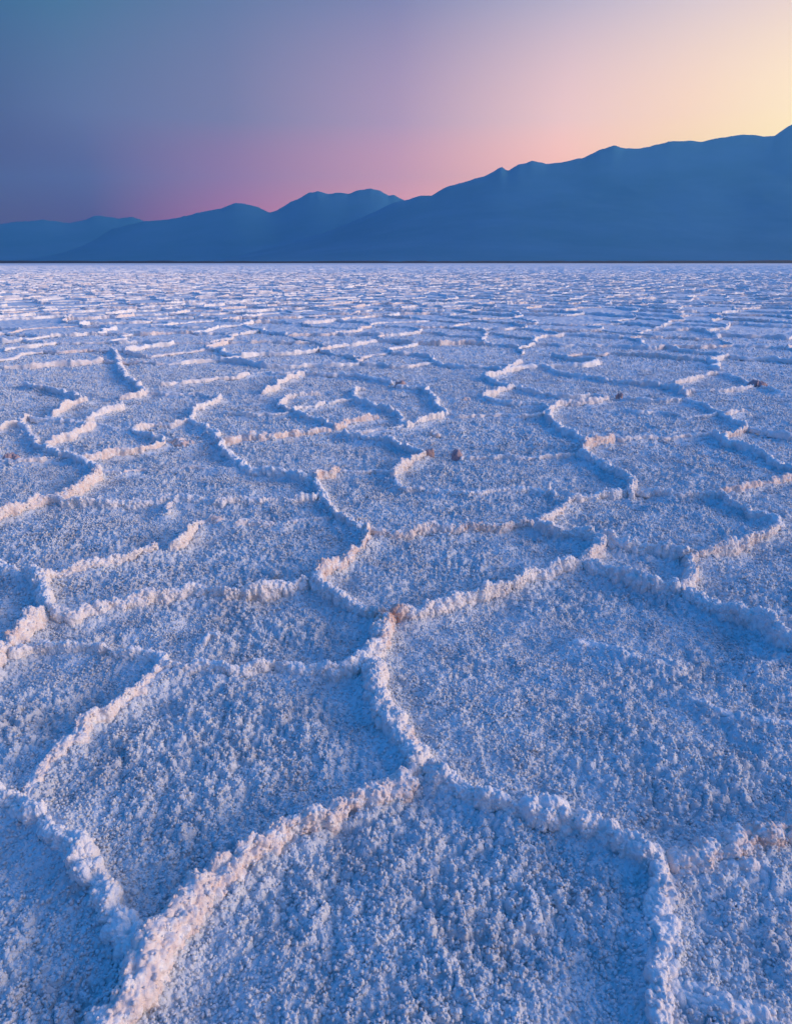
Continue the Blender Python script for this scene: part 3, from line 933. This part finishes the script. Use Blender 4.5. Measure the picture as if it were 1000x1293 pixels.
def range_mesh(name, sky, R0, depth, seed, x0, x1, n=520):
    """sky: skyline in photograph pixels; crest at distance R0; front slope 'depth' metres deep."""
    sx, sy = np.array([p[0] for p in sky], float), np.array([p[1] for p in sky], float)
    px = np.linspace(x0, x1, n)
    yl = np.interp(px, sx, sy)
    yl = yl + vnoise2(px / 9.0, px * 0, seed) * 0.5 + vnoise2(px / 4.0, px * 0, seed + 1) * 0.35
    a = (px - CX) / FPX
    b = (yl - CY) / FPX
    dy = math.cos(PITCH) - b * math.sin(PITCH)
    dz = -math.sin(PITCH) - b * math.cos(PITCH)
    azim = np.arctan2(a, dy)
    tanel = dz / np.sqrt(a * a + dy * dy)
    rows_f = np.linspace(0, 1, 130)
    rows_b = np.linspace(0, 1, 14)[1:]
    rows = []
    Rc = R0 * (1 + 0.06 * np.sin(azim * 5 + seed))
    Hc = np.maximum(Rc * tanel, 0.0) + CAM_H
    ker = np.hanning(63) / np.hanning(63).sum()
    Hs = np.convolve(np.pad(Hc, 31, mode='edge'), ker, 'valid')
    Hfull = Hc
    for t in rows_f:
        Hc = Hs * (1 - t ** 16) + Hfull * t ** 16
        rr = Rc - depth * (1 - t)
        prof = 0.12 * t + 0.88 * t ** 1.75
        xw, yw = np.sin(azim) * rr, np.cos(azim) * rr
        rid = 1 - np.abs(fbm2(xw / 900.0, yw / 1500.0, seed + 9, 5)) * 2.4
        sp = fbm2(xw / 1500.0 + 0.5 * fbm2(xw / 2600.0, yw / 2600.0, seed + 3, 2), yw / 2100.0, seed + 13, 5)
        amp = np.sin(math.pi * min(t, 1)) ** 0.9
        z = Hc * (prof + amp * (0.012 * rid - 0.008 + 0.035 * sp) * (0.35 + 0.65 * t))
        rows.append(np.stack([xw, yw, np.minimum(z, Hc * rr / Rc * (0.985 if t < 1 else 1.0)) - (6.0 if t == 0 else 0)], 1))
    Hc = Hfull
    for t in rows_b:
        rr = Rc + depth * 0.8 * t
        z = Hc * (1 - t) ** 1.2 - 6.0 * t
        rows.append(np.stack([np.sin(azim) * rr, np.cos(azim) * rr, z], 1))
    Pm = np.stack(rows, 0)
    me = grid_mesh(name, Pm, M_ROCK)
    return link(name, me, kind='structure')

RIGHT = [(250, 331), (300, 322), (360, 308), (420, 290), (470, 268), (500, 254), (512, 252), (530, 247), (545, 246), (560, 237), (575, 232), (590, 228), (610, 222), (625, 215), (634, 210.5), (642, 215),
         (655, 207), (664, 206), (672, 202), (690, 206), (710, 204), (735, 199), (755, 190), (776, 182.5), (790, 187), (808, 187), (820, 184), (848, 177.5),
         (872, 177), (885, 178.5), (905, 174), (945, 169), (965, 172), (978, 171), (990, 162), (1000, 156), (1030, 148), (1080, 158), (1160, 166), (1280, 190), (1420, 230), (1600, 290), (1750, 331)]
MIDDLE = [(-60, 331), (40, 318), (110, 298), (165, 283), (185, 279), (200, 278), (220, 275), (250, 268), (280, 262), (297, 256), (310, 257), (325, 261), (340, 268), (350, 265),
          (362, 257), (375, 252), (390, 243), (402, 241), (415, 244), (430, 242.5), (440, 244), (455, 239), (468, 237), (480, 240), (490, 246.5), (497, 245.5),
          (505, 250), (525, 258), (600, 285), (690, 316), (740, 331)]
LEFT = [(-700, 300), (-500, 280), (-300, 290), (-150, 278), (-60, 284), (0, 282), (30, 279), (55, 277), (70, 279), (88, 281), (104, 278), (120, 272), (135, 273), (150, 276),
        (164, 273), (178, 277), (195, 284), (260, 300), (340, 331)]
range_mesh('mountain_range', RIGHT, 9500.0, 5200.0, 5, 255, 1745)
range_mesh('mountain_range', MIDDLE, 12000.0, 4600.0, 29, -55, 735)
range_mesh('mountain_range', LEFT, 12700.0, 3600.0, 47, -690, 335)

# dark mud shore where the salt ends
m_mud, nt, b = new_mat('wet_mud')
n1 = mnode(nt, 'ShaderNodeTexNoise')
n1.inputs['Scale'].default_value = 0.004
rr = mnode(nt, 'ShaderNodeValToRGB')
rr.color_ramp.elements[0].color = (0.006, 0.013, 0.028, 1)
rr.color_ramp.elements[1].color = (0.010, 0.020, 0.040, 1)
g0 = mnode(nt, 'ShaderNodeNewGeometry')
nt.links.new(g0.outputs['Position'], n1.inputs['Vector'])
nt.links.new(n1.outputs['Fac'], rr.inputs[0])
nt.links.new(rr.outputs[0], b.inputs['Base Color'])
b.inputs['Roughness'].default_value = 0.9
az = np.linspace(R(-65), R(65), 500)
rows = []
for t, hh in ((0, -0.5), (0.15, 3.5), (0.4, 4.5), (1.0, 4.8), (1.02, -1.0)):
    rr_ = 1350.0 + 60 * vnoise2(az * 14, az * 0, 77) + t * 900
    z = hh * (1 + 0.25 * vnoise2(az * 60, az * 0 + t * 3, 78)) if hh > 0 else np.full_like(az, hh)
    rows.append(np.stack([np.sin(az) * rr_, np.cos(az) * rr_, z], 1))
link('far_shore', grid_mesh('far_shore', np.stack(rows, 0), m_mud), kind='structure')

# ---------------------------------------------------------------- haze
hz = bpy.data.materials.new('haze')
hz.use_nodes = True
nt = hz.node_tree
nt.nodes.clear()
pv = nt.nodes.new('ShaderNodeVolumePrincipled')
pv.inputs['Color'].default_value = (0.17, 0.60, 1.0, 1)
pv.inputs['Density'].default_value = 0.65e-4
pv.inputs['Anisotropy'].default_value = 0.35
mo = nt.nodes.new('ShaderNodeOutputMaterial')
nt.links.new(pv.outputs[0], mo.inputs['Volume'])
x0, x1, y0, y1, z0, z1 = -18500, 18500, -18500, 18500, -8, 1950
V = np.array([[x, y, z] for x in (x0, x1) for y in (y0, y1) for z in (z0, z1)], float)
Q = np.array([[0, 1, 3, 2], [4, 6, 7, 5], [0, 4, 5, 1], [2, 3, 7, 6], [0, 2, 6, 4], [1, 5, 7, 3]])
link('haze', raw_mesh('haze', V, Q, hz, False), kind='stuff')
